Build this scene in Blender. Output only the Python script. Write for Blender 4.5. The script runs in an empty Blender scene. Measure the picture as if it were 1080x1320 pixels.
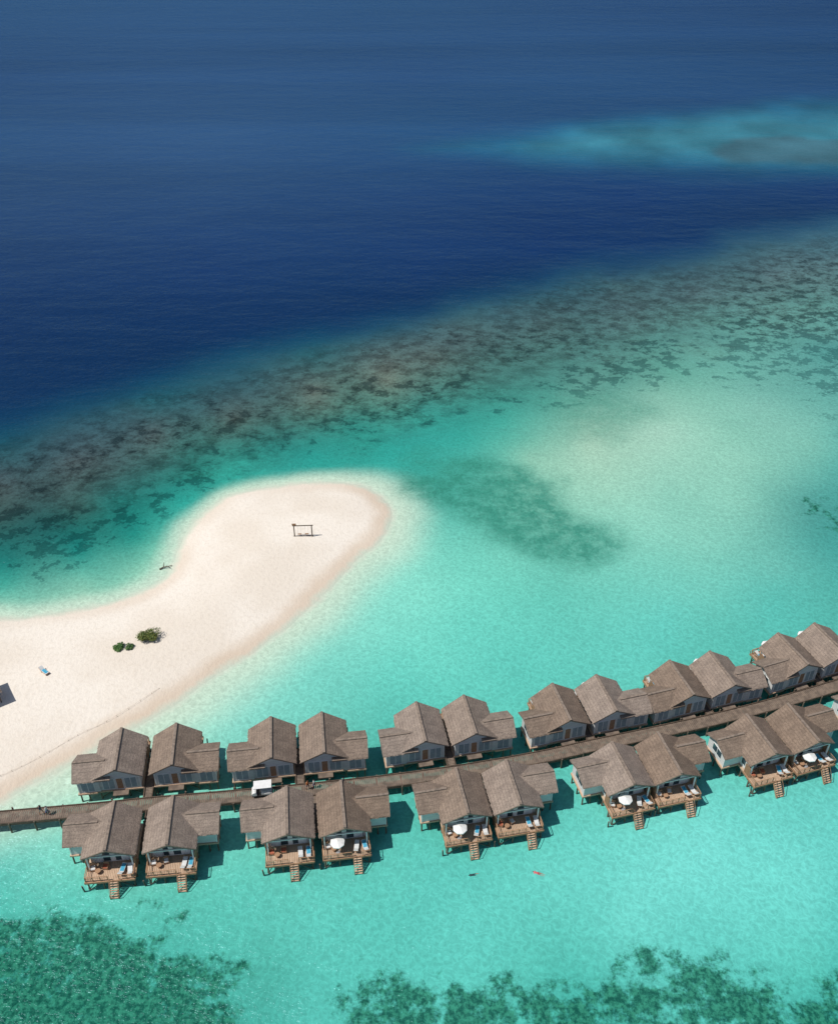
import bpy, bmesh, math, random
import numpy as np
from mathutils import Vector, Matrix
random.seed(7)
sc=bpy.context.scene
sc.view_settings.view_transform='Standard'; sc.view_settings.look='None'; sc.view_settings.exposure=0
COL=bpy.context.collection

# ------------------------------------------------------------ camera (drone at 100 m)
cam=bpy.data.objects.new('camera',bpy.data.cameras.new('camera')); COL.objects.link(cam); sc.camera=cam
cam.location=(0,0,100); cam.rotation_euler=(math.radians(54),0,0)
cam.data.sensor_fit='VERTICAL'; cam.data.sensor_height=24; cam.data.lens=22.18
cam.data.clip_start=1; cam.data.clip_end=20000

# ------------------------------------------------------------ light
EL=59; ce=math.cos(math.radians(EL)); sun_dir=Vector((-ce*0.95,-ce*0.31,math.sin(math.radians(EL)))).normalized()
w=bpy.data.worlds.new('World'); sc.world=w; w.use_nodes=True
nt=w.node_tree; bg=nt.nodes['Background']; sky=nt.nodes.new('ShaderNodeTexSky'); sky.sky_type='NISHITA'; sky.sun_disc=False
sky.sun_elevation=math.radians(EL); sky.sun_rotation=math.atan2(sun_dir.x,sun_dir.y)
nt.links.new(sky.outputs[0],bg.inputs[0]); bg.inputs[1].default_value=0.075
sun=bpy.data.objects.new('sun',bpy.data.lights.new('sun','SUN')); COL.objects.link(sun)
sun.data.energy=4.0; sun.data.angle=math.radians(0.5); sun.data.color=(1,0.965,0.91)
sun.rotation_euler=sun_dir.to_track_quat('Z','Y').to_euler()

# ------------------------------------------------------------ material helpers
def lin(c):
    return tuple(((v/255)/12.92 if v/255<=0.04045 else ((v/255+0.055)/1.055)**2.4) for v in c)
class NT:
    def __init__(s,name):
        s.m=bpy.data.materials.new(name); s.m.use_nodes=True; s.t=s.m.node_tree; s.t.nodes.clear()
        s.out=s.n('ShaderNodeOutputMaterial')
    def n(s,typ,**k):
        x=s.t.nodes.new(typ)
        for a,b in k.items(): setattr(x,a,b)
        return x
    def set(s,sock,v):
        if isinstance(v,bpy.types.NodeSocket): s.t.links.new(v,sock)
        elif v is not None:
            if isinstance(v,(tuple,list)) and len(v)==3 and sock.type=='RGBA': v=(*v,1)
            sock.default_value=v
    def math(s,op,a,b=None,c=None,clamp=False):
        x=s.n('ShaderNodeMath',operation=op); x.use_clamp=clamp
        s.set(x.inputs[0],a); s.set(x.inputs[1],b)
        if c is not None: s.set(x.inputs[2],c)
        return x.outputs[0]
    def mix(s,f,a,b,mode='MIX'):
        x=s.n('ShaderNodeMix',data_type='RGBA',blend_type=mode)
        s.set(x.inputs[0],f); s.set(x.inputs[6],a); s.set(x.inputs[7],b); return x.outputs[2]
    def smooth(s,v,a,b,lo=0.0,hi=1.0):
        x=s.n('ShaderNodeMapRange',interpolation_type='SMOOTHSTEP')
        s.set(x.inputs[0],v); x.inputs[1].default_value=a; x.inputs[2].default_value=b
        x.inputs[3].default_value=lo; x.inputs[4].default_value=hi; return x.outputs[0]
    def coord(s,which='Object',scale=(1,1,1),rot=(0,0,0)):
        tc=s.n('ShaderNodeTexCoord')
        if scale==(1,1,1) and rot==(0,0,0): return tc.outputs[which]
        mp=s.n('ShaderNodeMapping'); s.t.links.new(tc.outputs[which],mp.inputs[0])
        mp.inputs['Scale'].default_value=scale; mp.inputs['Rotation'].default_value=rot; return mp.outputs[0]
    def noise(s,vec,scale,detail=3,rough=0.5,dist=0,out=0,dim='3D'):
        x=s.n('ShaderNodeTexNoise'); x.noise_dimensions=dim; s.set(x.inputs['Vector'],vec); x.inputs['Scale'].default_value=scale
        x.inputs['Detail'].default_value=detail; x.inputs['Roughness'].default_value=rough; x.inputs['Distortion'].default_value=dist
        return x.outputs[out]
    def attr(s,name,which='Fac'):
        x=s.n('ShaderNodeAttribute',attribute_name=name); return x.outputs[which]
    def bump(s,h,strength,dist):
        x=s.n('ShaderNodeBump'); s.set(x.inputs['Height'],h); x.inputs['Strength'].default_value=strength; x.inputs['Distance'].default_value=dist
        return x.outputs[0]
    def bsdf(s,col,rough=0.8,normal=None,spec=0.3,metal=0):
        x=s.n('ShaderNodeBsdfPrincipled'); s.set(x.inputs['Base Color'],col); s.set(x.inputs['Roughness'],rough)
        x.inputs['Specular IOR Level'].default_value=spec; x.inputs['Metallic'].default_value=metal
        if normal is not None: s.set(x.inputs['Normal'],normal)
        s.t.links.new(x.outputs[0],s.out.inputs[0]); return x
def simple(name,c1,c2=None,scale=2.0,stretch=(1,1,1),rough=0.8,spec=0.2,rnd=0.0):
    N=NT(name); c2=c2 or tuple(v*0.75 for v in c1)
    v=N.coord('Object',stretch); n=N.noise(v,scale,2,0.6)
    col=N.mix(N.smooth(n,0.3,0.7),c1,c2)
    if rnd:
        oi=N.n('ShaderNodeObjectInfo'); k=N.math('MULTIPLY_ADD',oi.outputs['Random'],rnd,1-rnd/2)
        h=N.n('ShaderNodeHueSaturation'); N.set(h.inputs['Color'],col); N.set(h.inputs['Value'],k); col=h.outputs[0]
    N.bsdf(col,rough,None,spec); return N.m

# ------------------------------------------------------------ mesh builder
class MB:
    def __init__(s): s.v=[];s.f=[];s.m=[];s.mats=[]
    def mi(s,mat):
        if mat not in s.mats: s.mats.append(mat)
        return s.mats.index(mat)
    def add(s,vs,fs,mat):
        b=len(s.v); s.v+= [tuple(x) for x in vs]; i=s.mi(mat)
        for f in fs: s.f.append(tuple(b+k for k in f)); s.m.append(i)
    def box(s,x0,x1,y0,y1,z0,z1,mat):
        s.add([(x0,y0,z0),(x1,y0,z0),(x1,y1,z0),(x0,y1,z0),(x0,y0,z1),(x1,y0,z1),(x1,y1,z1),(x0,y1,z1)],
              [(0,3,2,1),(4,5,6,7),(0,1,5,4),(1,2,6,5),(2,3,7,6),(3,0,4,7)],mat)
    def obox(s,c,size,mat,M=None):
        hx,hy,hz=[k/2 for k in size]; vs=[]
        for z in(-hz,hz):
            for x,y in((-hx,-hy),(hx,-hy),(hx,hy),(-hx,hy)):
                p=Vector((x,y,z)); p=(M@p) if M else p; vs.append(p+Vector(c))
        s.add(vs,[(0,3,2,1),(4,5,6,7),(0,1,5,4),(1,2,6,5),(2,3,7,6),(3,0,4,7)],mat)
    def beam(s,p0,p1,wd,h,mat):
        p0=Vector(p0);p1=Vector(p1);d=p1-p0;L=d.length;d.normalize()
        up=Vector((0,0,1)) if abs(d.z)<0.95 else Vector((0,1,0))
        sd=d.cross(up).normalized(); u=sd.cross(d)
        M=Matrix((sd,d,u)).transposed(); s.obox((p0+p1)/2,(wd,L,h),mat,M)
    def cyl(s,p0,p1,r0,r1,mat,n=8):
        p0=Vector(p0);p1=Vector(p1);d=(p1-p0).normalized()
        a=d.orthogonal().normalized(); b=d.cross(a); vs=[]
        for p,r in((p0,r0),(p1,r1)):
            for k in range(n):
                t=2*math.pi*k/n; vs.append(p+a*math.cos(t)*r+b*math.sin(t)*r)
        fs=[(k,(k+1)%n,n+(k+1)%n,n+k) for k in range(n)]+[tuple(range(n-1,-1,-1)),tuple(range(n,2*n))]
        s.add(vs,fs,mat)
    def prism(s,poly,axis,a0,a1,mat):
        n=len(poly)
        def P(p,a): return (p[0],a,p[1]) if axis=='y' else (a,p[0],p[1])
        vs=[P(p,a0) for p in poly]+[P(p,a1) for p in poly]
        s.add(vs,[(k,(k+1)%n,n+(k+1)%n,n+k) for k in range(n)]+[tuple(range(n-1,-1,-1)),tuple(range(n,2*n))],mat)
    def mesh(s,name,mirror=False):
        me=bpy.data.meshes.new(name); vs=s.v
        if mirror: vs=[(-x,y,z) for x,y,z in vs]
        me.from_pydata(vs,[],s.f)
        for m in s.mats: me.materials.append(m)
        me.polygons.foreach_set('material_index',s.m)
        bm=bmesh.new(); bm.from_mesh(me)
        bmesh.ops.recalc_face_normals(bm,faces=bm.faces); bm.to_mesh(me); bm.free(); return me
def obj(name,me,loc=(0,0,0),rz=0,parent=None,scale=1):
    o=bpy.data.objects.new(name,me); COL.objects.link(o); o.location=loc; o.rotation_euler=(0,0,rz); o.scale=(scale,)*3
    if parent: o.parent=parent
    return o

# ------------------------------------------------------------ numpy helpers
rng=np.random.RandomState(3); TAB=rng.rand(256,256)
def vn(x,y):
    xi=np.floor(x).astype(int); yi=np.floor(y).astype(int); fx=x-xi; fy=y-yi
    fx=fx*fx*(3-2*fx); fy=fy*fy*(3-2*fy)
    a=TAB[xi%256,yi%256];b=TAB[(xi+1)%256,yi%256];c=TAB[xi%256,(yi+1)%256];d=TAB[(xi+1)%256,(yi+1)%256]
    return (a*(1-fx)+b*fx)*(1-fy)+(c*(1-fx)+d*fx)*fy
def fbm(x,y,o=4):
    r=0;a=0.5;t=0
    for k in range(o): r=r+a*vn(x*2**k+17.3*k,y*2**k+5.1*k); t+=a; a*=0.5
    return r/t-0.5
def sst(a,b,x):
    t=np.clip((x-a)/(b-a),0,1); return t*t*(3-2*t)
def smoothpoly(P,n=5):
    P=np.array(P,float); N=len(P); out=[]
    for i in range(N):
        a,b,c,d=P[i-1],P[i],P[(i+1)%N],P[(i+2)%N]
        for k in range(n):
            t=k/n; out.append(0.5*((2*b)+(c-a)*t+(2*a-5*b+4*c-d)*t*t+(3*b-a-3*c+d)*t**3))
    return np.array(out)
def sdf(P,X,Y):
    d=np.full(X.shape,1e18); ins=np.zeros(X.shape,bool); N=len(P)
    for i in range(N):
        ax,ay=P[i];bx,by=P[(i+1)%N];ex,ey=bx-ax,by-ay
        px,py=X-ax,Y-ay; t=np.clip((px*ex+py*ey)/(ex*ex+ey*ey+1e-12),0,1)
        d=np.minimum(d,(px-ex*t)**2+(py-ey*t)**2)
        if ay!=by:
            c=((ay>Y)!=(by>Y))&(X<(bx-ax)*(Y-ay)/(by-ay)+ax); ins^=c
    d=np.sqrt(d); return np.where(ins,d,-d)
# image pixel (column,row), back-projected through the camera -> metres on the sea plane
def G(x,y,z=0.0):
    u=(x-540)/1220;v=(660-y)/1220
    t=(100-z)/(0.587785-v*0.809017)
    return (u*t,(0.809017+v*0.587785)*t)
def GP(s): return [G(*map(float,p.split(','))) for p in s.split()]

# ------------------------------------------------------------ sea and sandbank fields
NX,NY=680,760
def axis(c,a,lim,n):
    k=math.asinh(lim/a); return c+a*np.sinh(np.linspace(-k,k,n))
xs=axis(0,80,7000,NX); ys=axis(115,90,7000,NY)
X,Y=np.meshgrid(xs,ys); 
SDEEP='''0,10:42,80,121 270,10:44,82,124 540,10:42,80,121 810,10:38,74,118 1080,10:32,66,109
0,100:38,72,114 270,100:42,78,120 540,100:38,74,117 810,100:36,74,116 1080,100:30,68,110
0,180:40,76,117 270,180:44,80,121 560,180:35,76,117 800,180:32,72,116 1080,180:30,68,112
0,260:38,70,111 270,260:38,72,115 540,260:30,64,110 810,258:20,54,103 1080,255:17,51,99
0,350:28,59,102 270,350:24,56,102 540,340:19,52,98 700,310:17,49,96 0,430:18,49,91 200,420:16,49,91
0,520:14,48,85 100,487:14,48,87 200,460:14,48,87 300,436:14,48,89 400,412:14,48,89 500,392:14,48,89 600,368:14,48,89 700,347:14,48,91 800,325:14,48,91 900,307:14,48,91 1000,290:15,49,91 1080,279:15,50,91'''
SSHAL='''0,545:14,78,98 100,512:14,78,98 200,482:16,79,99 300,456:18,80,101 400,430:20,82,103 500,408:23,83,104 600,385:30,85,104 700,362:34,86,105 800,340:38,88,106 900,320:42,90,107 1000,302:44,92,109 1080,292:46,94,111
0,575:28,88,98 200,520:36,92,100 400,465:46,99,103 600,415:58,100,104 800,368:60,101,106 1000,330:62,104,112
0,620:62,90,94 100,595:64,92,94 200,565:66,96,96 300,535:72,104,99 400,505:86,114,105 500,490:95,124,112 560,470:80,114,108 600,450:68,105,104 700,420:64,103,104 800,395:64,103,106 900,375:68,107,110 1000,360:74,114,116 1080,345:74,118,121
0,645:58,88,86 150,612:52,94,92
0,672:45,88,84 60,690:28,97,92 100,655:45,94,88 150,640:34,108,102 250,600:36,117,107 350,570:40,122,114 450,545:45,132,120 550,520:50,133,123 650,490:62,130,120 750,455:68,127,121 850,430:72,133,126 950,410:76,138,132 1060,400:80,142,135
0,720:26,118,109 100,710:25,126,115 180,690:32,138,123 230,650:38,153,138 300,610:44,158,142 400,590:40,152,138 500,580:42,157,142 600,560:48,158,142 650,540:60,163,145 700,520:74,158,141 800,490:84,153,138 870,480:94,168,148 950,470:94,168,152 1060,460:80,154,144
0,750:62,164,144 100,740:98,184,160 0,778:132,198,172 100,765:138,202,174 180,735:124,198,170 205,710:114,198,170
540,620:56,167,151 600,600:66,170,152 680,590:122,190,164 760,560:146,198,172 850,560:140,200,176 950,560:130,200,176 1040,570:108,184,164 1075,600:82,170,156 850,510:118,184,162 980,520:118,188,169 860,640:130,202,178 960,640:126,200,177 1040,650:78,160,148 1075,700:66,159,148 900,720:118,202,180 800,740:102,194,173 1000,740:96,186,169 1075,780:76,175,160 700,770:94,196,175 600,740:106,207,184 520,700:122,210,187 550,670:82,180,161 600,800:100,206,185 450,800:122,211,190 400,880:114,210,190 300,920:127,212,192 500,860:98,205,185 700,840:92,200,181 850,800:90,195,178 1000,790:82,187,171
0,1075:105,204,185 60,1045:136,215,193 100,1150:86,194,175 300,1150:86,196,177 500,1150:88,198,180 700,1120:97,207,190 900,1080:104,210,196 1050,1050:100,207,192 0,1180:72,183,164 200,1170:80,186,167 400,1200:84,194,176 600,1200:93,204,187 800,1180:102,210,194 1050,1170:98,208,193 500,960:80,186,169 700,980:80,188,172 900,900:80,186,169 1075,860:74,178,165 0,1215:54,154,136 350,1260:70,173,155 400,1310:76,184,167 700,1260:82,192,174 1050,1250:80,192,174 750,1310:66,178,160 1070,1310:58,166,151'''
def Q(X,Y):
    Yc=np.clip(Y,40,800); d=Yc+72.7
    u=np.clip(X/(d*0.809),-0.62,0.62); return u,0.75*np.log(d)
qx,qy=Q(X,Y)
qx=qx+0.022*fbm(qx*9,qy*14,5); qy=qy+0.016*fbm(qx*8+31,qy*15+7,5)
qx=qx+0.014*fbm(X*0.05+3,Y*0.05,4); qy=qy+0.014*fbm(X*0.06+30,Y*0.06+7,4)
def interp(S):
    pts=[];cols=[]
    for s in S.split():
        a,b=s.split(':'); g=G(*map(float,a.split(','))); pts.append([float(k) for k in Q(np.array(g[0]),np.array(g[1]))]); cols.append([float(k) for k in b.split(',')])
    pts=np.array(pts);cols=np.array(cols)
    D=np.sqrt(((pts[:,None]-pts[None])**2).sum(-1)+1e-5); n=len(pts)
    A=np.zeros((n+1,n+1)); A[:n,:n]=-D; A[:n,n]=1;A[n,:n]=1
    A[:n,:n]+=np.eye(n)*0.001
    W=np.linalg.solve(A,np.vstack([cols,np.zeros((1,3))]))
    C=np.zeros(X.shape+(3,))+W[n]
    for i in range(n):
        r=np.sqrt((qx-pts[i,0])**2+(qy-pts[i,1])**2+1e-5)
        C-=r[...,None]*W[i]
    return np.clip(C,8,235)
CD=interp(SDEEP); CS=interp(SSHAL)
def field(s,lo,hi,amp,warp=1.0,ws=0.10):
    P=smoothpoly(GP(s),4); r=np.full(X.shape,-99.0); m=(np.abs(X)<900)&(Y>-60)&(Y<900); 
    wx=X+fbm(X*ws+3,Y*ws,5)*warp*2; wy=Y+fbm(X*ws+13,Y*ws+9,5)*warp*2
    r[m]=sdf(P,wx[m],wy[m]); return sst(lo,hi,r)*amp
# outer reef wall: everything on the near side of this line is reef flat or lagoon
EP=GP('-200,600 -100,560 0,527 100,494 200,466 300,441 400,417 500,395 600,372 700,350 800,328 900,308 1000,291 1080,280 1250,262')
EX=np.array([p[0] for p in EP]);EY=np.array([p[1] for p in EP])
edgeY=np.interp(X,EX,EY); edgeY=np.where(X<EX[0],EY[0]+(X-EX[0])*0.5,edgeY); edgeY=np.where(X>EX[-1],EY[-1]+(X-EX[-1])*0.45,edgeY)
de=(edgeY-Y)*0.88+fbm(X*0.03,Y*0.03,5)*18+fbm(X*0.12,Y*0.12,3)*6
rm=sst(-9,18,de)[...,None]
C=CD*(1-rm)+CS*rm
# outlying reef
f2=field('530,198 600,178 680,161 780,148 900,137 1080,122 1300,112 1300,240 1080,234 980,234 880,228 760,224 640,213',-10,26,1.0,14,0.02)
f2b=field('680,188 780,166 860,156 1080,142 1300,130 1300,212 1080,216 900,210 760,204',-16,26,1.0,14,0.03)
f3=field('908,194 935,182 1000,174 1080,177 1180,182 1180,202 1080,214 1000,214 940,209',-2,7,1.0,10,0.05)
tex=(1+0.45*fbm(X*0.07,Y*0.05,5))[...,None]
C=C*(1-f2[...,None]*0.85)+np.array([34,98,126])*tex*f2[...,None]*0.85
C=C*(1-f2b[...,None]*0.8)+np.array([60,128,142])*tex*f2b[...,None]*0.8
C=C*(1-f3[...,None]*0.75)+np.array([62,98,110])*tex*f3[...,None]*0.75
# sandbank outline in metres
sand=GP('0,797 60,790 130,780 180,765 212,745 225,715 240,685 270,655 310,635 370,624 430,621 475,628 500,645 508,668 495,695 460,725 420,765 380,800 330,840 270,880 210,920 150,950 100,980 50,1010 0,1038')
sand+=[(-66,69),(-90,64),(-130,66),(-165,85),(-150,112),(-110,113),(-85,110)]
SP=smoothpoly(sand)
near=(np.abs(X)<260)&(Y>20)&(Y<330)
sd=np.full(X.shape,-60.0); sd[near]=sdf(SP,X[near],Y[near]); 
sd=sd+fbm(X*0.12,Y*0.12,4)*1.6+fbm(X*0.5,Y*0.5,3)*0.5
side=sst(-6,10,(X+41)*0.60-(Y-120)*0.55)           # 1 = lagoon (south-east) side of the bank
hw=5.0+6*side
shal=sst(0,1,np.clip(1+(sd+0.2)/hw,0,1))**1.3
shelf=lin((198,220,198))
K=1.20
def lina(c):
    c=c/255; return np.where(c<=0.04045,c/12.92,((c+0.055)/1.055)**2.4)
CL=lina(C)/K*(np.array([1.06,1.0,1.0])+rm*np.array([0.16,0.0,0.03]))
mot=(fbm(X*0.06,Y*0.06,4)[...,None]*2); CL=CL*(1-0.14*mot*rm*np.array([1.4,0.8,0.8]))
# banding of the open sea by current and wind
bandn=fbm(X*0.004+Y*0.002,Y*0.03,4)[...,None]; CL=CL*(1+(1-rm)*0.35*bandn)
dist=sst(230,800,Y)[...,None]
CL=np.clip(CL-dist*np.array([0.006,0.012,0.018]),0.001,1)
gmod=1+0.5*fbm(X*0.09+50,Y*0.09,3)
grass=field('-60,1195 60,1203 160,1216 240,1236 280,1262 312,1300 325,1400 -80,1400',-2.8,2.8,1.0,5)*gmod
grass=np.maximum(grass,field('420,1300 460,1262 560,1244 700,1256 760,1290 780,1330 740,1400 430,1400',-3,3,0.80,6)*gmod)
grass=np.maximum(grass,field('740,1262 830,1218 900,1242 1000,1244 1080,1252 1120,1400 760,1400',-3,3,0.76,6)*gmod)
grass=np.maximum(grass,field('175,1165 240,1168 235,1195 190,1190',-1.2,1.2,0.42,2))
grass=np.maximum(grass,field('265,1235 325,1240 325,1256 275,1256',-1,1,0.7,2))
grass=np.maximum(grass,field('1030,645 1085,640 1090,690 1045,680',-4,4,0.5,6))
bed=field('515,600 600,592 700,612 735,635 755,680 812,714 740,735 690,730 630,700 570,665',-4,5,1.0,7)
bed=np.maximum(bed,field('690,520 790,495 830,540 760,560',-5,5,0.5,8))
patch=sst(-0.12,0.10,fbm(X*0.035+5,Y*0.035,4))
coral=field('600,535 700,490 800,440 1080,390 1200,400 1200,560 1080,565 1000,520 880,488 800,500 700,530',-7,7,0.9,9)*(0.35+0.65*patch)
coral=np.maximum(coral,field('-60,660 120,650 300,575 500,520 560,540 450,590 300,612 200,680 100,720 -60,740',-5,5,0.85,7)*(0.3+0.7*patch))
coral=np.maximum(coral,rm[...,0]*field('-60,600 200,540 500,450 800,375 1080,325 1200,320 1200,420 1080,400 800,440 500,530 200,600 -60,680',-8,10,0.6,10)*(0.4+0.6*patch))
flat=rm[...,0]*field('-200,640 -60,580 200,505 500,415 800,345 1080,298 1300,280 1300,400 1080,440 800,470 600,545 400,585 200,650 100,690 -60,720 -200,740',-8,18,1.0,10)
sh3=np.array(shelf)/K; CL=CL*(1-shal[...,None])+sh3*shal[...,None]
bankz=np.where(sd>0,1.5*(1-np.exp(-sd/8)),-1.9*(1-np.exp(sd/6)))+0.05*fbm(X*0.2,Y*0.2,3)*(sd>0.5)
def sheet(name,zarr,mask):
    idx=np.arange(NX*NY).reshape(NY,NX); F=np.stack([idx[:-1,:-1],idx[:-1,1:],idx[1:,1:],idx[1:,:-1]],-1).reshape(-1,4)
    keep=mask.ravel()[F].any(axis=1); F=F[keep]
    used=np.unique(F); remap=np.full(NX*NY,-1); remap[used]=np.arange(len(used)); F=remap[F]
    V=np.stack([X,Y,zarr],-1).reshape(-1,3)[used]
    me=bpy.data.meshes.new(name); me.vertices.add(len(V)); me.vertices.foreach_set('co',V.astype(np.float32).ravel())
    me.loops.add(F.size); me.loops.foreach_set('vertex_index',F.astype(np.int32).ravel())
    me.polygons.add(len(F)); me.polygons.foreach_set('loop_start',np.arange(0,F.size,4,dtype=np.int32)); me.polygons.foreach_set('loop_total',np.full(len(F),4,dtype=np.int32))
    me.update(); me.validate(); me.polygons.foreach_set('use_smooth',np.ones(len(F),bool))
    def ca(nm,r,g,b_):
        a=me.attributes.new(nm,'FLOAT_COLOR','POINT'); q=np.ones((len(V),4),np.float32)
        for i,k in enumerate((r,g,b_)): q[:,i]=k.ravel()[used]
        a.data.foreach_set('color',q.ravel())
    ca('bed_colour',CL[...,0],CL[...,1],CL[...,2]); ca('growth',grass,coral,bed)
    ca('beach',side,fbm(X*0.13,Y*0.13,4)+0.5,flat)
    a=me.attributes.new('shore','FLOAT','POINT'); a.data.foreach_set('value',sd.ravel()[used].astype(np.float32))
    return me
ME_W=sheet('water',np.zeros(X.shape),sd<3); ME_S=sheet('sandbank',bankz,sd>-4)

def surface_colour(N,land):
    P=N.coord('Object')
    sb=N.n('ShaderNodeSeparateColor'); N.set(sb.inputs[0],N.attr('beach','Color')); SIDE,MOT,FLAT=sb.outputs
    Pc=N.coord('Object',(1,1.3,1),(0,0,0.35))
    nc=N.noise(Pc,0.22,4,0.72,0,0,'2D'); fn=N.noise(P,1.5,3,0.7,0,0,'2D')
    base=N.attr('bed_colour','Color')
    if not land:
        sg=N.n('ShaderNodeSeparateColor'); N.set(sg.inputs[0],N.attr('growth','Color')); GR,CO,BD=sg.outputs
        ng=N.noise(P,0.33,4,0.74,0,0,'2D')
        rk=N.smooth(nc,0.38,0.60)
        base=N.mix(N.math('MULTIPLY',FLAT,N.math('SUBTRACT',1.0,rk)),base,N.mix(1.0,base,(1.28,1.20,1.15),'MULTIPLY'))
        base=N.mix(N.math('MULTIPLY',FLAT,rk),base,N.mix(1.0,base,(0.86,0.73,0.70),'MULTIPLY'))
        base=N.mix(N.math('MULTIPLY',FLAT,N.smooth(fn,0.44,0.60,0,0.65)),base,N.mix(1.0,base,(0.66,0.64,0.63),'MULTIPLY'))
        hd=N.math('MULTIPLY',FLAT,N.smooth(ng,0.54,0.62,0,0.6))
        base=N.mix(hd,base,N.mix(1.0,base,(0.56,0.52,0.50),'MULTIPLY'))
        cf=N.smooth(N.math('ADD',nc,N.math('MULTIPLY',CO,0.17)),0.635,0.695)
        cf=N.math('MULTIPLY',cf,N.smooth(CO,0.05,0.4,0,0.72))
        base=N.mix(cf,base,N.mix(1.0,base,(0.38,0.46,0.49),'MULTIPLY'))
        gf=N.smooth(N.math('ADD',ng,N.math('MULTIPLY',GR,0.44)),0.64,0.88)
        gf=N.math('MULTIPLY',gf,N.smooth(GR,0.02,0.3))
        gcol=N.mix(N.smooth(fn,0.35,0.65),lin((12,72,58)),lin((46,120,96)))
        base=N.mix(N.math('MULTIPLY',gf,0.9),base,gcol)
        bf=N.math('MULTIPLY',BD,N.smooth(ng,0.28,0.66,0.45,0.88))
        base=N.mix(bf,base,lin((50,126,108)))
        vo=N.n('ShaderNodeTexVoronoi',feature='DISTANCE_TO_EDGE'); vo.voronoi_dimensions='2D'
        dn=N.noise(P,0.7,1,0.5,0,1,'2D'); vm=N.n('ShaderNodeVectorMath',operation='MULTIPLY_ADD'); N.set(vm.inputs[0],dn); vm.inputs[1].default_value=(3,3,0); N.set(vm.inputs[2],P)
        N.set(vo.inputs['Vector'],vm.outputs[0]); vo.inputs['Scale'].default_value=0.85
        caustic_web=N.smooth(vo.outputs['Distance'],0.0,0.25,1.0,0.0)  # web of caustic light painted into the water colour along the cell edges
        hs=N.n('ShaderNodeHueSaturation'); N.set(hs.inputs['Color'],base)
        N.set(hs.inputs['Value'],N.math('ADD',N.math('MULTIPLY',caustic_web,0.13),N.math('MULTIPLY_ADD',fn,0.48,0.73)))
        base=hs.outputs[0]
    sh=N.math('ADD',N.attr('shore'),N.math('MULTIPLY_ADD',nc,2.0,-1.0))
    def q(c): return tuple(v/1.21 for v in lin(c))
    cD=N.mix(N.smooth(sh,-1.1,0.7),base,q((214,219,200)))
    dryc=N.mix(N.smooth(MOT,0.3,0.7),q((249,239,225)),q((240,228,212)))
    dryc=N.mix(N.smooth(fn,0.45,0.75,0,0.30),dryc,q((218,204,186)))
    wetc=N.mix(N.math('MULTIPLY_ADD',SIDE,0.65,0.25),dryc,N.mix(MOT,q((231,214,194)),q((220,199,176))))
    cD=N.mix(N.smooth(sh,0.1,1.5),cD,wetc)
    if land: cD=N.mix(N.smooth(sh,1.5,4.6),cD,dryc)
    return cD,fn
N=NT('coral_sand'); c,fn=surface_colour(N,True); N.bsdf(c,0.9,N.bump(fn,0.35,0.25),0.05); ME_S.materials.append(N.m)
obj('sandbank',ME_S)
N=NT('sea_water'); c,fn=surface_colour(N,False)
w1=N.noise(N.coord('Object',(1,1.8,1),(0,0,0.3)),0.33,4,0.7,0,0,'2D'); w2=N.noise(N.coord('Object',(1,2.2,1),(0,0,-0.25)),0.05,2,0.6,0,0,'2D')
nm=N.bump(N.math('ADD',w1,N.math('MULTIPLY',w2,2.5)),0.5,0.9)
fr=N.n('ShaderNodeFresnel'); fr.inputs[0].default_value=1.333; N.set(fr.inputs['Normal'],nm)
gl=N.n('ShaderNodeBsdfGlossy'); gl.inputs['Roughness'].default_value=0.22; N.set(gl.inputs['Normal'],nm); gl.inputs[0].default_value=(0.55,0.82,1,1)
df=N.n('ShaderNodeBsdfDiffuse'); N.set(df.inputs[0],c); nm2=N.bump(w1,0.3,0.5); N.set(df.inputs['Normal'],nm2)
mx=N.n('ShaderNodeMixShader'); N.set(mx.inputs[0],N.math('MULTIPLY',fr.outputs[0],0.36)); N.t.links.new(df.outputs[0],mx.inputs[1]); N.t.links.new(gl.outputs[0],mx.inputs[2])
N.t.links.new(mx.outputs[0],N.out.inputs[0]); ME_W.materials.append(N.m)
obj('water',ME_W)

# ------------------------------------------------------------ materials for built things
def roofmat():
    N=NT('weathered_shingle_roof'); P=N.coord('Object')
    sx=N.n('ShaderNodeSeparateXYZ'); N.set(sx.inputs[0],P)
    n1=N.noise(P,0.9,3,0.6); n2=N.noise(N.coord('Object',(1,1,0.4)),6,2,0.7)
    row=N.math('FRACT',N.math('MULTIPLY_ADD',sx.outputs[2],5.0,N.math('MULTIPLY',n2,0.5)))
    rowf=N.smooth(row,0.0,0.30,1.0,0.0)
    c=N.mix(N.smooth(n1,0.3,0.7),(0.315,0.238,0.182),(0.225,0.170,0.132))
    c=N.mix(N.smooth(n2,0.38,0.7,0,0.6),c,(0.13,0.10,0.08))
    c=N.mix(N.math('MULTIPLY',rowf,0.35),c,(0.09,0.07,0.057))
    oi=N.n('ShaderNodeObjectInfo'); hs=N.n('ShaderNodeHueSaturation'); N.set(hs.inputs['Color'],c)
    N.set(hs.inputs['Value'],N.math('MULTIPLY_ADD',oi.outputs['Random'],0.30,0.85)); N.set(hs.inputs['Saturation'],N.math('MULTIPLY_ADD',oi.outputs['Random'],-0.3,1.1))
    N.bsdf(hs.outputs[0],0.92,N.bump(N.math('ADD',n2,N.math('MULTIPLY',row,0.6)),0.7,0.08),0.1); return N.m
M_roof=roofmat()
M_ridge=simple('ridge_cap',(0.28,0.22,0.175),(0.17,0.135,0.11),3,rough=0.9)
M_wall=simple('painted_board_wall',(0.70,0.70,0.68),(0.60,0.60,0.59),1.2,(1,1,6),rnd=0.1)
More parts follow.
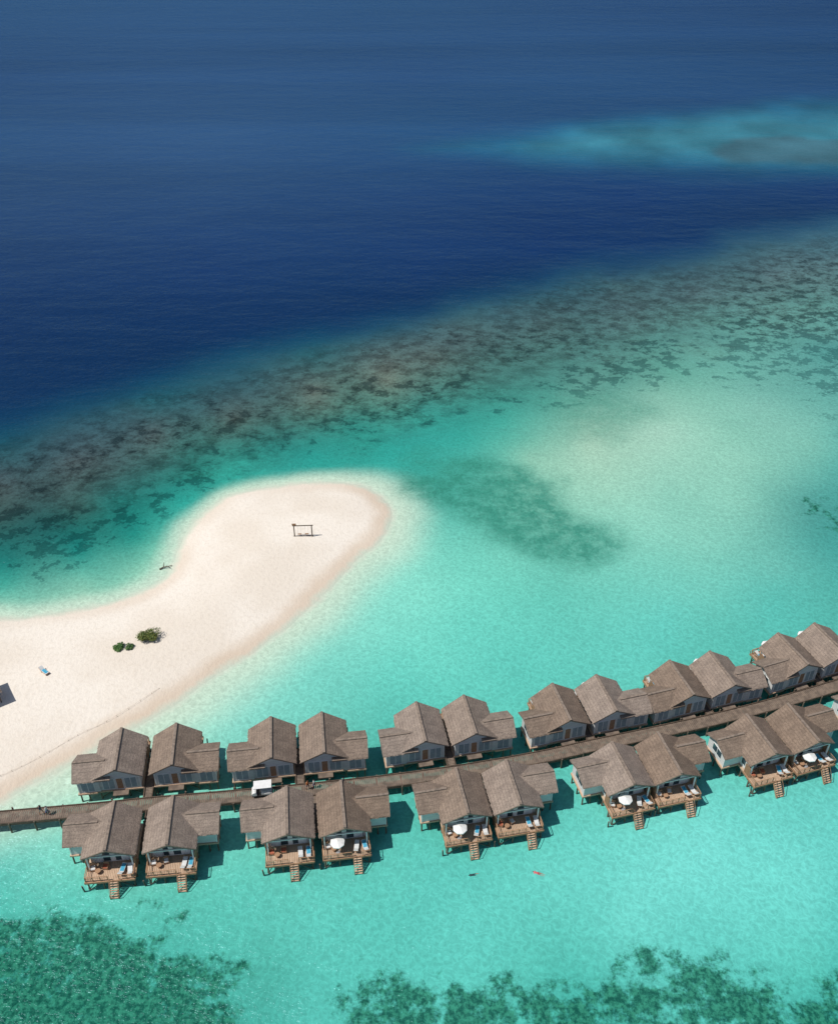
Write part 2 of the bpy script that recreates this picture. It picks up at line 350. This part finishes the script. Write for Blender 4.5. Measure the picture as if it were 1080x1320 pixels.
M_panel=simple('grey_wall_panel',(0.36,0.42,0.45),(0.28,0.34,0.37),1.5)
M_white=simple('white_trim',(0.78,0.78,0.76),(0.7,0.7,0.68),3)
M_curt=simple('white_curtain',(0.80,0.80,0.79),(0.70,0.71,0.72),2,(6,6,0.3))
M_tim=simple('warm_timber',(0.44,0.26,0.155),(0.30,0.175,0.105),3,(1,6,6),rnd=0.2)
M_deck=simple('deck_boards',(0.56,0.40,0.28),(0.42,0.29,0.20),2.5,(5,0.6,1),rnd=0.2)
M_post=simple('weathered_posts',(0.18,0.14,0.105),(0.09,0.075,0.06),3,(1,1,0.3))
M_jet=simple('jetty_planks',(0.23,0.175,0.135),(0.14,0.108,0.086),1.3,(1,1,1))
M_jet2=simple('jetty_edge_beam',(0.13,0.092,0.067),(0.08,0.06,0.046),2)
N=NT('window_glass'); N.bsdf(N.mix(N.noise(N.coord('Object'),1.5,2,0.5),(0.03,0.055,0.07),(0.07,0.11,0.13)),0.08,None,0.6); M_glass=N.m
M_blue=simple('blue_towel',(0.05,0.30,0.48),(0.10,0.42,0.55),6)
M_cush=simple('lounger_cushion',(0.72,0.72,0.70),(0.6,0.6,0.6),5)
M_canvas=simple('parasol_canvas',(0.82,0.81,0.78),(0.72,0.71,0.69),4)
M_black=simple('rubber',(0.03,0.03,0.03)); M_metal=simple('grey_metal',(0.35,0.35,0.36),rough=0.4)
M_skin=simple('skin',(0.42,0.25,0.17),(0.36,0.2,0.14),8); M_hair=simple('hair',(0.03,0.02,0.015))

# ------------------------------------------------------------ villa parts (shared meshes)
# local axes: -y = sea side (deck), +y = jetty side; wing on +x
HW=3.05; EZ=4.3; AP=6.0; TH=0.2; FW=-1.75; BW=3.0; DF=-4.3   # half width, eave, apex, thickness, front/back wall, deck front
def villa_meshes(mirror):
    out={}; t='_b' if mirror else '_a'
    b=MB()
    k=(AP-EZ)/HW
    y0,y1,yo=-2.95,3.35,0.35
    vs=[(-HW,y0,EZ),(0,y0-yo,AP),(HW,y0,EZ),(-HW,y1,EZ),(0,y1+0.15,AP),(HW,y1,EZ)]
    vs+=[(x,y,zz-TH) for x,y,zz in vs]
    b.add(vs,[(0,1,4,3),(1,2,5,4),(6,9,10,7),(7,10,11,8),(0,3,9,6),(2,8,11,5),(0,6,7,1),(1,7,8,2),(3,4,10,9),(4,5,11,10)],M_roof)
    yc,hd=1.2,2.25; wz=EZ-0.12; wa=wz+hd*k*0.95; x0,x1=0.9,5.45
    vs=[(x0,yc-hd,wz),(x0,yc,wa),(x0,yc+hd,wz),(x1,yc-hd,wz),(x1+0.12,yc,wa),(x1,yc+hd,wz)]
    vs+=[(x,y,zz-TH) for x,y,zz in vs]
    b.add(vs,[(0,3,4,1),(1,4,5,2),(6,7,10,9),(7,8,11,10),(0,6,9,3),(2,5,11,8),(3,9,10,4),(4,10,11,5),(0,1,7,6),(1,2,8,7)],M_roof)
    # ragged shingle tabs hanging at the eaves
    for i in range(46):
        yy=y0+0.07+i*(y1-y0-0.14)/45
        for sx in(-1,1):
            L=random.uniform(0.03,0.14); x_=sx*HW; b.add([(x_,yy-.07,EZ-.03),(x_,yy+.07,EZ-.03),(x_+sx*L,yy+.06,EZ-.03-L*k),(x_+sx*L,yy-.06,EZ-.03-L*k)],[(0,1,2,3)],M_roof)
    for i in range(30):
        xx=2.9+i*(x1-2.95)/29
        for sy in(-1,1):
            L=random.uniform(0.03,0.14); y_=yc+sy*hd; b.add([(xx-.05,y_,wz-.03),(xx+.05,y_,wz-.03),(xx+.045,y_+sy*L,wz-.03-L*k),(xx-.045,y_+sy*L,wz-.03-L*k)],[(0,1,2,3)],M_roof)
    out['roof']=b.mesh('roof'+t,mirror)
    b=MB(); b.beam((0,y0-yo,AP+0.03),(0,3.5,AP+0.03),0.34,0.12,M_ridge)
    b.beam((1.6,yc,wa+0.03),(x1+0.12,yc,wa+0.03),0.3,0.1,M_ridge)
    for sx in(-1,1):
        b.beam((sx*HW*1.0,y0-0.04,EZ-0.12),(0.0,y0-yo-0.04,AP-0.12),0.06,0.2,M_ridge)
    b.beam((x1+0.03,yc-hd,wz-0.1),(x1+0.15,yc,wa-0.1),0.05,0.18,M_ridge); b.beam((x1+0.03,yc+hd,wz-0.1),(x1+0.15,yc,wa-0.1),0.05,0.18,M_ridge)
    out['ridge_and_barge_boards']=b.mesh('ridge'+t,mirror)
    # walls
    b=MB(); f=1.78
    b.prism([(-2.5,f),(2.5,f),(2.5,EZ+0.02),(0,AP-0.32),(-2.5,EZ+0.02)],'y',FW,BW,M_wall)
    b.prism([(-0.45,f),(3.12,f),(3.12,wz-0.16),(yc,wa-0.36),(-0.45,wz-0.16)],'x',2.4,5.0,M_wall)
    for sx in(-2.5,2.5):
        b.box(sx-0.08,sx+0.08,-2.8,-2.65,f,EZ,M_white)
    b.box(-2.58,2.58,-2.81,-2.64,EZ-0.2,EZ-0.06,M_white)
    for x_ in(-2.5,2.5): b.box(x_-0.07,x_+0.07,BW-0.07,BW+0.05,f,EZ-0.05,M_white)
    for x_,y_ in((5.0,-0.45),(5.0,3.12)): b.box(x_-0.07,x_+0.05,y_-0.06,y_+0.06,f,wz-0.2,M_white)
    out['walls']=b.mesh('walls'+t,mirror)
    # windows and doors
    b=MB()
    def win(axis,a0,a1,z0,z1,p,s,mat=M_glass,fr=M_white,mull=1):
        e=0.05*s; g=0.02*s
        def bx(u0,u1,w0,w1,d0,d1,m):
            d0,d1=min(d0,d1),max(d0,d1)
            if axis=='y': b.box(u0,u1,d0,d1,w0,w1,m)
            else: b.box(d0,d1,u0,u1,w0,w1,m)
        bx(a0,a1,z0,z1,p-0.02*s,p+g,mat); r=0.09
        bx(a0-r,a0,z0-r,z1+r,p-0.02*s,p+e,fr);bx(a1,a1+r,z0-r,z1+r,p-0.02*s,p+e,fr)
        bx(a0,a1,z0-r,z0,p-0.02*s,p+e*0.95,fr);bx(a0,a1,z1,z1+r,p-0.02*s,p+e*0.95,fr)
        for i in range(mull):
            c=a0+(a1-a0)*(i+1)/(mull+1); bx(c-0.04,c+0.04,z0,z1,p,p+e*0.9,fr)
    win('y',-2.15,2.15,1.9,4.0,FW,-1,mull=3)
    win('y',-2.1,-0.7,2.0,3.8,BW,1,M_panel); win('y',0.6,2.0,2.0,3.8,BW,1,M_panel); win('y',-0.42,0.32,1.88,3.8,BW,1,M_tim,mull=0)
    win('y',3.1,4.6,2.0,3.6,3.12,1,M_panel)
    win('x',-1.2,0.6,2.3,3.8,-2.5,-1,M_panel); win('x',1.2,2.2,2.6,3.7,-2.5,-1,M_glass,mull=0)
    win('x',0.3,2.2,2.5,3.6,5.0,1,M_glass); win('x',-1.5,-0.7,2.3,3.8,2.5,1,M_glass,mull=0)
    for a0,a1 in((-2.1,-1.1),(-0.4,0.2),(1.0,2.1)):
        nn=int((a1-a0)/0.09)
        for i in range(nn):
            xx=a0+i*0.09; yy=FW-0.10-(0.05 if i%2 else 0); b.box(xx,xx+0.09,yy,yy+0.03,1.9,3.95,M_curt)
    out['windows_and_doors']=b.mesh('windows'+t,mirror)
    # deck
    b=MB()
    xx=-2.75
    while xx<2.7:
        b.box(xx,xx+0.17,DF+random.uniform(-.015,.015),FW,1.66,1.755+random.uniform(-.006,.006),M_deck); xx+=0.2
    b.box(-2.8,2.8,FW+0.005,3.15,1.55,1.77,M_deck); b.box(2.805,5.2,-0.6,3.3,1.55,1.765,M_deck)
    for yy in(DF+0.05,-3.2,-1.5,0.5,2.8): b.box(-2.8,2.8,yy-0.08,yy+0.08,1.36,1.545,M_post)
    b.box(-2.82,2.82,DF-0.12,DF-0.02,1.5,1.78,M_tim); 
    for sx in(-2.86,2.78): b.box(sx,sx+0.08,DF-0.12,FW,1.5,1.78,M_tim)
    b.box(-1.0,0.9,3.155,3.9,1.5,1.68,M_jet)
    out['deck']=b.mesh('deck'+t,mirror)
    # railing, open where the stairs leave
    SX=-0.45 if mirror else 1.2
    b=MB()
    def rail(p0,p1):
        p0=Vector(p0);p1=Vector(p1);L=(p1-p0).length;nn=max(1,round(L/0.9))
        for i in range(nn+1):
            p=p0.lerp(p1,i/nn); b.box(p.x-.035,p.x+.035,p.y-.035,p.y+.035,1.78,2.62,M_tim)
        for hh in(2.05,2.35): b.beam(p0+Vector((0,0,hh)),p1+Vector((0,0,hh)),0.025,0.035,M_tim)
        b.beam(p0+Vector((0,0,2.64)),p1+Vector((0,0,2.64)),0.08,0.04,M_tim)
    rail((-2.74,DF,0),(SX-0.62,DF,0)); rail((SX+0.62,DF,0),(2.72,DF,0)); rail((2.72,DF+.1,0),(2.72,-2.9,0)); rail((-2.74,DF+.1,0),(-2.74,-2.9,0))
    yy=-2.8
    while yy<FW-0.05: b.box(-2.78,-2.72,yy,yy+0.1,1.78,3.4,M_tim); b.box(2.70,2.76,yy,yy+0.1,1.78,3.4,M_tim); yy+=0.13
    out['railing']=b.mesh('railing'+t,mirror)
    # stairs to the water
    b=MB(); n=9
    for i in range(n):
        yy=DF-0.15-i*0.17; zz=1.60-i*0.235; b.box(SX-0.42,SX+0.42,yy-0.16,yy,zz-0.05,zz,M_deck)
    for xx in(SX-0.47,SX+0.47):
        b.beam((xx,DF-0.12,1.52),(xx,DF-1.7,-0.65),0.06,0.2,M_tim); b.beam((xx,DF-0.1,2.5),(xx,DF-1.35,0.75),0.04,0.05,M_tim)
        b.beam((xx,DF-1.32,-1.2),(xx,DF-1.32,0.82),0.07,0.07,M_tim)
    out['water_stairs']=b.mesh('stairs'+t,mirror)
    # stilts
    b=MB(); X4=[-2.6,-0.9,0.9,2.6]; Y4=[DF+0.2,-2.9,-1.2,0.9,2.8]
    for xx in X4:
        for yy in Y4: b.cyl((xx,yy,-1.6),(xx,yy,1.58),0.11,0.10,M_post,7)
    for xx in(4.0,5.0):
        for yy in(-0.4,1.3,3.0): b.cyl((xx,yy,-1.6),(xx,yy,1.56),0.11,0.10,M_post,7)
    for yy in(DF+0.2,2.8):
        b.beam((-2.6,yy-0.12,0.1),(-0.9,yy-0.12,1.4),0.06,0.1,M_post); b.beam((2.6,yy-0.12,0.1),(0.9,yy-0.12,1.4),0.06,0.1,M_post)
    for xx in(-2.6,2.6):
        for a,c in((DF+0.2,-2.9),(-1.2,0.9)): b.beam((xx+0.13,a,0.1),(xx+0.13,c,1.4),0.06,0.1,M_post)
    sg=1 if mirror else -1
    b.cyl((sg*3.1,-4.2,-1.2),(sg*3.25,-4.4,1.2),0.10,0.09,M_post,7)
    out['stilts']=b.mesh('stilts'+t,mirror)
    return out
VM={False:villa_meshes(False),True:villa_meshes(True)}

# furniture meshes
b=MB()
b.box(-0.30,0.30,-0.85,0.45,0.26,0.34,M_tim); 
for x in(-0.26,0.26):
    for y in(-0.75,0.4): b.box(x-.03,x+.03,y-.03,y+.03,0,0.26,M_tim)
b.beam((0,0.42,0.34),(0,0.88,0.66),0.58,0.06,M_tim); b.box(-0.27,0.27,-0.82,0.40,0.345,0.43,M_cush); b.beam((0,0.40,0.42),(0,0.86,0.74),0.52,0.08,M_cush)
ME_lounge2=b.mesh('sun_lounger_plain')
b.box(-0.23,0.23,-0.7,0.3,0.434,0.455,M_blue)
ME_lounge=b.mesh('sun_lounger')
b=MB(); b.cyl((0,0,0),(0,0,2.25),0.03,0.03,M_tim,6); b.cyl((0,0,0),(0,0,0.1),0.28,0.24,M_metal,12)
n=8; R=0.88
for i in range(n):
    a0=2*math.pi*i/n;a1=2*math.pi*(i+1)/n
    p0=(R*math.cos(a0),R*math.sin(a0),2.0);p1=(R*math.cos(a1),R*math.sin(a1),2.0)
    b.add([(0,0,2.32),p0,p1,(p1[0],p1[1],1.88),(p0[0],p0[1],1.88)],[(0,1,2),(1,4,3,2)],M_canvas); b.beam((0,0,2.26),(p0[0],p0[1],1.97),0.03,0.03,M_tim)
ME_par=b.mesh('parasol')
b=MB(); b.cyl((0,0,0.42),(0,0,0.46),0.32,0.32,M_tim,14); b.cyl((0,0,0),(0,0,0.42),0.05,0.05,M_tim,8); b.cyl((0,0,0),(0,0,.04),.2,.2,M_tim,10)
ME_tab=b.mesh('side_table')
M_red=simple('terracotta_cushion',(0.45,0.14,0.08),(0.35,0.1,0.06))
def chair(mc,nm):
    b=MB(); b.box(-.32,.32,-.32,.32,.12,.3,M_tim);b.box(-.32,.32,.25,.35,.3,.72,M_tim);b.box(-.35,-.27,-.32,.245,.3,.5,M_tim);b.box(.27,.35,-.32,.245,.3,.5,M_tim);b.box(-.26,.26,-.30,.24,.3,.42,mc)
    for x in(-.28,.28):
        for y in(-.28,.28): b.box(x-.03,x+.03,y-.03,y+.03,0,.12,M_tim)
    return b.mesh(nm)
ME_chair=[chair(M_red,'deck_armchair_r'),chair(M_cush,'deck_armchair_w')]

# ------------------------------------------------------------ jetty path
JP=[(-96,65.5),(-75,68.6),(-60,70.8),(-51.3,71.7),(-45.7,72.3),(-40.2,72.9),(-33.7,73.7),(-25.2,74.6),(-19.5,75.2),(-13.7,75.9),(-3.9,77.2),(6,78.9),(16.2,81.1),(22.5,82.8),(32.2,85.3),(40,87.4),(49.3,90.3),(59.1,93.7),(75,99.4),(95,106.8)]
JP=[Vector((x,y)) for x,y in JP]
def catmull(P,n=6):
    out=[]
    for i in range(len(P)-1):
        a=P[max(i-1,0)];b_=P[i];c=P[i+1];d=P[min(i+2,len(P)-1)]
        for k in range(n):
            t=k/n; out.append(0.5*((2*b_)+(c-a)*t+(2*a-5*b_+4*c-d)*t*t+(3*b_-a-3*c+d)*t**3))
    return out+[P[-1]]
JS=catmull(JP)
def near_j(p):
    best=None
    for i in range(len(JS)-1):
        a,c=JS[i],JS[i+1];e=c-a;t=max(0,min(1,(p-a).dot(e)/e.length_squared));q=a+e*t;dd=(p-q).length
        if best is None or dd<best[0]: best=(dd,q,e.normalized())
    return best
def planked(b,path,width,z0,step=0.26,beam=True,post=3.0):
    acc=0;pacc=1.5
    for i in range(len(path)-1):
        a,c=path[i],path[i+1];e=c-a;L=e.length;t=e.normalized();nrm=Vector((-t.y,t.x)); M=Matrix((( t.x,nrm.x,0),(t.y,nrm.y,0),(0,0,1)))
        s=acc
        while s<L:
            p=a+t*s; b.obox((p.x,p.y,z0-0.03+random.uniform(-.008,.008)),(step*0.86,width+random.uniform(-.06,.06),0.06),M_jet,M); s+=step
        acc=s-L
        if beam:
            for sg in(-1,1):
                o=nrm*(width/2-0.06)*sg; b.beam((a.x+o.x,a.y+o.y,z0+0.075),(c.x+o.x,c.y+o.y,z0+0.075),0.13,0.13,M_jet2)
                b.beam((a.x+o.x,a.y+o.y,z0-0.18),(c.x+o.x,c.y+o.y,z0-0.18),0.14,0.22,M_jet2)
        while pacc<L:
            p=a+t*pacc
            for sg in(-1,1):
                q=p+nrm*(width/2+0.06)*sg; b.cyl((q.x,q.y,-1.6),(q.x,q.y,z0+random.choice([0.1,0.1,0.45])),0.12,0.11,M_post,7)
            b.beam((p.x-nrm.x*width/2,p.y-nrm.y*width/2,z0-0.38),(p.x+nrm.x*width/2,p.y+nrm.y*width/2,z0-0.38),0.14,0.18,M_post)
            pacc+=post
        pacc-=L
b=MB(); planked(b,JS,2.0,1.62)
obj('wooden_jetty',b.mesh('wooden_jetty'))

# ------------------------------------------------------------ villas in pairs
back=[((-34.4,79.3),6.9),((-15.6,81.2),6.6),((3.4,84.0),6.5),((21.9,87.6),6.4),((38.7,92.1),6.3),((55.6,97.8),6.3),((72.5,104.2),6.3)]
front=[((-32.5,67.8),6.9),((-12.3,70.0),6.6),((8.3,73.0),6.4),((28.3,77.3),6.3),((46.7,82.1),6.3),((65.2,88.8),6.3)]
walks=[]
for row,sgn in((back,1),(front,-1)):
    for pi,((mx_,my_),s) in enumerate(row):
        m=Vector((mx_,my_)); dd,q_,t=near_j(m); ang=math.atan2(t.y,t.x)
        for side_ in(-1,1):
            c=m+t*side_*s/2
            rz=ang+(math.pi if sgn==1 else 0)+random.uniform(-.015,.015)
            mirror=(side_==-1) if sgn==-1 else (side_==1)
            e=bpy.data.objects.new('overwater_villa',None); COL.objects.link(e); e.location=(c.x,c.y,0); e.rotation_euler=(0,0,rz); e.empty_display_size=1
            for nm,mm in VM[mirror].items(): obj(nm,mm,parent=e)
            def put(name,mesh,lx,ly,lr,lz=1.765):
                Rm=Matrix.Rotation(rz,2); p=Rm@Vector((lx,ly)); obj(name,mesh,(c.x+p.x,c.y+p.y,lz),rz+lr)
            rr=random.random()
            put('sun_lounger',ME_lounge if rr<.6 else ME_lounge2,1.35+random.uniform(-.15,.15),-3.2,3.0+random.uniform(-.25,.25))
            put('sun_lounger',ME_lounge if rr>.4 else ME_lounge2,2.2,-3.25,3.2+random.uniform(-.2,.2))
            put('deck_armchair',random.choice(ME_chair),-2.1,-2.7,random.uniform(-.6,.4)); put('deck_armchair',random.choice(ME_chair),-0.7,-2.6,random.uniform(-.3,.5))
            put('side_table',ME_tab,-1.45,-3.2,0)
            if sgn==-1 and (pi,side_) in((1,1),(2,-1),(3,-1),(4,1),(5,1)) or (sgn==1 and random.random()<0.3): put('parasol',ME_par,-1.0 if sgn==-1 else 1.0,-3.5,0.2)
        nrm=(m-q_).normalized()
        walks.append((q_+nrm*1.02,q_+nrm*((m-q_).length+(1.5 if sgn==1 else 0.5))))
for i,(a,c) in enumerate(walks):
    b=MB(); nseg=4; planked(b,[a.lerp(c,k/nseg) for k in range(nseg+1)],1.15,1.60,0.24,True,2.4)
    obj('villa_walkway',b.mesh('villa_walkway'))

# ------------------------------------------------------------ people
def person_mesh(name,joints,edges,radii,shirt,shorts,zmaps):
    me=bpy.data.meshes.new(name+'_s'); me.from_pydata(joints,edges,[]); o=bpy.data.objects.new('tmp',me); COL.objects.link(o)
    m=o.modifiers.new('skin','SKIN'); 
    for i,r in enumerate(radii): me.skin_vertices[0].data[i].radius=(r,r*0.85)
    me.skin_vertices[0].data[0].use_root=True
    s=o.modifiers.new('sub','SUBSURF'); s.levels=1; s.render_levels=1
    dg=bpy.context.evaluated_depsgraph_get(); r=bpy.data.meshes.new_from_object(o.evaluated_get(dg)); r.name=name
    r.materials.clear()
    for k in(M_skin,shirt,shorts,M_hair): r.materials.append(k)
    for p in r.polygons:
        p.use_smooth=True; p.material_index=zmaps(p.center)
    bpy.data.objects.remove(o); return r
J=[(0,0,0.95),(0,0,1.15),(0,0,1.38),(0,0,1.47),(0,-0.01,1.56),(0,-0.01,1.66),
   (-0.18,0,1.40),(-0.27,0.03,1.14),(-0.27,-0.08,0.90),(-0.27,-0.12,0.80),
   (0.18,0,1.40),(0.27,-0.03,1.14),(0.26,-0.16,0.92),(0.25,-0.2,0.83),
   (-0.10,0,0.88),(-0.11,0.12,0.49),(-0.11,0.24,0.10),(-0.11,0.14,0.04),
   (0.10,0,0.88),(0.11,-0.16,0.50),(0.11,-0.20,0.09),(0.11,-0.33,0.04)]
E=[(0,1),(1,2),(2,3),(3,4),(4,5),(2,6),(6,7),(7,8),(8,9),(2,10),(10,11),(11,12),(12,13),(0,14),(14,15),(15,16),(16,17),(0,18),(18,19),(19,20),(20,21)]
R=[.15,.14,.16,.06,.09,.09,.07,.05,.038,.04,.07,.05,.038,.04,.10,.07,.045,.05,.10,.07,.045,.05]
def zm(c):
    if c.z>1.60 or (c.z>1.5 and c.y>0.03): return 3
    if c.z>1.47: return 0
    if abs(c.x)>0.24 and c.z<1.2: return 0
    if c.z>0.98: return 1
    if c.z>0.55: return 2
    return 0
cols_=[((0.6,0.2,0.06),(0.08,0.09,0.12)),((0.65,0.65,0.62),(0.1,0.14,0.3)),((0.05,0.06,0.08),(0.3,0.28,0.24))]
PM=[person_mesh('person',J,E,R,simple('shirt',a),simple('shorts',b_),zm) for a,b_ in cols_]
for (x,y),r,k in(((-14.0,76.0),1.4,0),((-13.2,76.2),1.7,1),((-46.3,72.3),-1.5,2),((-45.5,72.2),-1.6,1),((62.0,95.0),1.5,1),((-9.5,76.5),-1.6,2)):
    obj('person',PM[k],(x,y,1.62),r)
# snorkellers floating face down
Js=[(x,zz-0.9,0.02-y*0.3) for x,y,zz in J]
Js[8]=(-0.45,0.45,-0.1);Js[9]=(-0.5,0.55,-0.12);Js[7]=(-0.4,0.30,-0.05);Js[11]=(0.4,0.30,-0.05);Js[12]=(0.38,0.5,-0.1);Js[13]=(0.36,0.6,-0.12)
Js[17]=(-0.13,-1.15,-0.02);Js[21]=(0.13,-1.2,-0.02); Js[16]=(-.12,-.85,0);Js[20]=(.12,-.85,0)
def zs(c):
    if c.y>0.66: return 3
    if c.y>0.05: return 1
    if c.y>-0.35: return 2
    return 0
SM1=person_mesh('snorkeller',Js,E,R,simple('pink_rash_vest',(0.62,0.16,0.17)),simple('red_swim_shorts',(0.45,0.08,0.08)),zs)
SM2=person_mesh('snorkeller_dark',Js,E,R,simple('dark_wetsuit',(0.03,0.05,0.06)),simple('dark_shorts',(0.03,0.04,0.06)),zs)
obj('snorkeller',SM1,(14.0,65.2,-0.02),1.2,scale=.85); obj('snorkeller',SM2,(6.4,65.0,-0.03),1.7,scale=.8)

# ------------------------------------------------------------ golf cart (electric buggy)
b=MB()
b.box(-1.2,1.2,-0.58,0.58,0.28,0.42,M_black); b.prism([(-1.25,0.40),(-1.25,0.72),(-1.05,0.95),(-0.72,0.98),(-0.60,0.44)],'y',-0.56,0.56,M_white)
b.box(0.30,1.22,-0.56,0.56,0.42,0.72,M_white)
b.box(-0.1,0.42,-0.52,0.52,0.43,0.70,M_white); b.box(-0.12,0.36,-0.52,0.52,0.70,0.82,M_cush); b.beam((0.38,0,0.82),(0.48,0,1.22),1.0,0.1,M_cush)
b.box(0.62,1.14,-0.52,0.52,0.725,0.84,M_cush)
for x,y in((-0.85,-0.52),(-0.85,0.52),(1.05,-0.52),(1.05,0.52)): b.beam((x,y,0.7),(x+(0.12 if x<0 else 0),y,1.78),0.04,0.04,M_metal)
b.box(-0.95,1.25,-0.62,0.62,1.78,1.86,M_white); b.cyl((-0.62,-0.25,0.95),(-0.45,-0.25,1.05),0.16,0.16,M_black,12)
for x in(-0.82,0.78):
    for y in(-0.56,0.42): b.cyl((x,y,0.22),(x,y+0.14,0.22),0.22,0.22,M_black,16); 
obj('golf_cart',b.mesh('golf_cart'),(-19.6,75.25,1.63),0.13)

# ------------------------------------------------------------ beach swing frame
def groundz(x,y):
    i=np.searchsorted(ys,y);j=np.searchsorted(xs,x); return float(bankz[i,j])
gz=groundz(-19.8,129)
b=MB()
for x in(-1.5,1.5): b.cyl((x,0,-0.4),(x,0,2.35),0.11,0.09,M_post,8)
b.cyl((-1.75,0,2.3),(1.75,0,2.3),0.09,0.09,M_post,8); b.cyl((-1.7,0,0.12),(1.7,0,0.12),0.05,0.05,M_post,6)
b.box(-1.8,-1.1,-0.04,0.04,2.42,2.75,M_tim)
for x in(-0.6,0.6):
    for d in(-0.25,0.25): b.cyl((x+d,0,0.55),(x+d,0,2.25),0.015,0.015,M_cush,4)
    b.box(x-0.32,x+0.32,-0.13,0.13,0.5,0.56,M_tim)
obj('beach_swing',b.mesh('beach_swing'),(-19.8,129.0,gz),0.05)
# ------------------------------------------------------------ shrubs
def shrub(name,loc,r,h,n,c1,c2):
    N=NT(name+'_leaf'); N.bsdf(N.mix(N.smooth(N.noise(N.coord('Object'),3,2,0.5),0.35,0.65),c1,c2),0.6,None,0.3); ml=N.m
    b=MB(); 
    lobes=[(random.uniform(-.55,.55)*r,random.uniform(-.45,.45)*r,random.uniform(.3,.7)*h,random.uniform(.35,.6)) for _ in range(9)]
    for lx,ly,lz,ls in lobes: b.cyl((lx*.1,ly*.1,-.2),(lx,ly,lz),.05,.02,M_post,5)
    for i in range(n):
        lx,ly,lz,ls=random.choice(lobes); v=Vector((random.gauss(0,1),random.gauss(0,1),random.gauss(0,1))).normalized()*random.uniform(.55,1.1)
        p=Vector((lx+v.x*ls*r,ly+v.y*ls*r,max(0.05,lz+v.z*ls*h*.8)))
        a=(v+Vector((random.uniform(-.7,.7),random.uniform(-.7,.7),.5))).normalized(); s1=a.orthogonal().normalized(); s2=a.cross(s1); L=random.uniform(.08,.17)
        b.add([p-s1*L,p+s2*L*.45,p+s1*L,p-s2*L*.45],[(0,1,2,3)],ml)
    obj(name,b.mesh(name),loc)
shrub('beach_shrub',(-40.4,103.8,groundz(-40.4,103.8)),1.7,1.5,2600,(0.08,0.13,0.03),(0.17,0.18,0.045))
shrub('beach_shrub',(-44.6,101.6,groundz(-44.6,101.6)),1.0,0.6,1200,(0.05,0.13,0.03),(0.11,0.19,0.05))
shrub('beach_shrub',(-42.7,101.8,groundz(-42.7,101.8)),0.8,0.5,900,(0.045,0.11,0.03),(0.10,0.17,0.05))
# lounger on the sand, cabana, driftwood, rope fence
obj('sun_lounger',ME_lounge,(-53.8,96.6,groundz(-53.8,96.6)),0.9)
b=MB()
for x in(-1.6,1.6):
    for y in(-1.6,1.6): b.cyl((x,y,-.3),(x,y,2.2),.08,.08,M_post,7)
q_=2.1; b.add([(-q_,-q_,2.1),(q_,-q_,2.1),(q_,q_,2.1),(-q_,q_,2.1),(0,0,3.4)],[(0,1,4),(1,2,4),(2,3,4),(3,0,4),(3,2,1,0)],M_roof)
b.box(-1.3,1.3,-1.2,1.2,0,.4,M_tim); b.box(-1.2,1.2,-1.1,1.1,.403,.55,M_cush)
obj('beach_cabana',b.mesh('beach_cabana'),(-60.2,91.3,groundz(-60,91)),0.6)
b=MB(); pp=[Vector((-1.0,0,.1)),Vector((-.3,.2,.25)),Vector((.4,.1,.3)),Vector((1.1,.4,.15))]
for i in range(3): b.cyl(pp[i],pp[i+1],.14-.03*i,.11-.03*i,M_post,7)
b.cyl(pp[1],(-.1,.9,.7),.07,.03,M_post,6); b.cyl(pp[2],(.7,-.6,.6),.06,.02,M_post,6)
obj('driftwood',b.mesh('driftwood'),(-42.0,121.6,groundz(-42,121.6)),0.3)
RL=[(-36.9,94.1),(-41.6,89),(-46,85.6),(-49.9,81.9),(-53.9,78.8),(-60,75.5),(-68,73)]
RL=catmull([Vector(p) for p in RL],4); b=MB(); M_rope=simple('weathered_rope',(0.58,0.50,0.42))
for i in range(len(RL)-1):
    a,c=RL[i],RL[i+1]; za,zc=groundz(a.x,a.y),groundz(c.x,c.y)
    b.cyl((a.x,a.y,za-.2),(a.x,a.y,za+.2),.03,.025,M_rope,6); mid=(a+c)/2
    b.cyl((a.x,a.y,za+.18),(mid.x,mid.y,(za+zc)/2+.1),.014,.014,M_rope,5); b.cyl((mid.x,mid.y,(za+zc)/2+.1),(c.x,c.y,zc+.18),.014,.014,M_rope,5)
obj('rope_fence',b.mesh('rope_fence'))
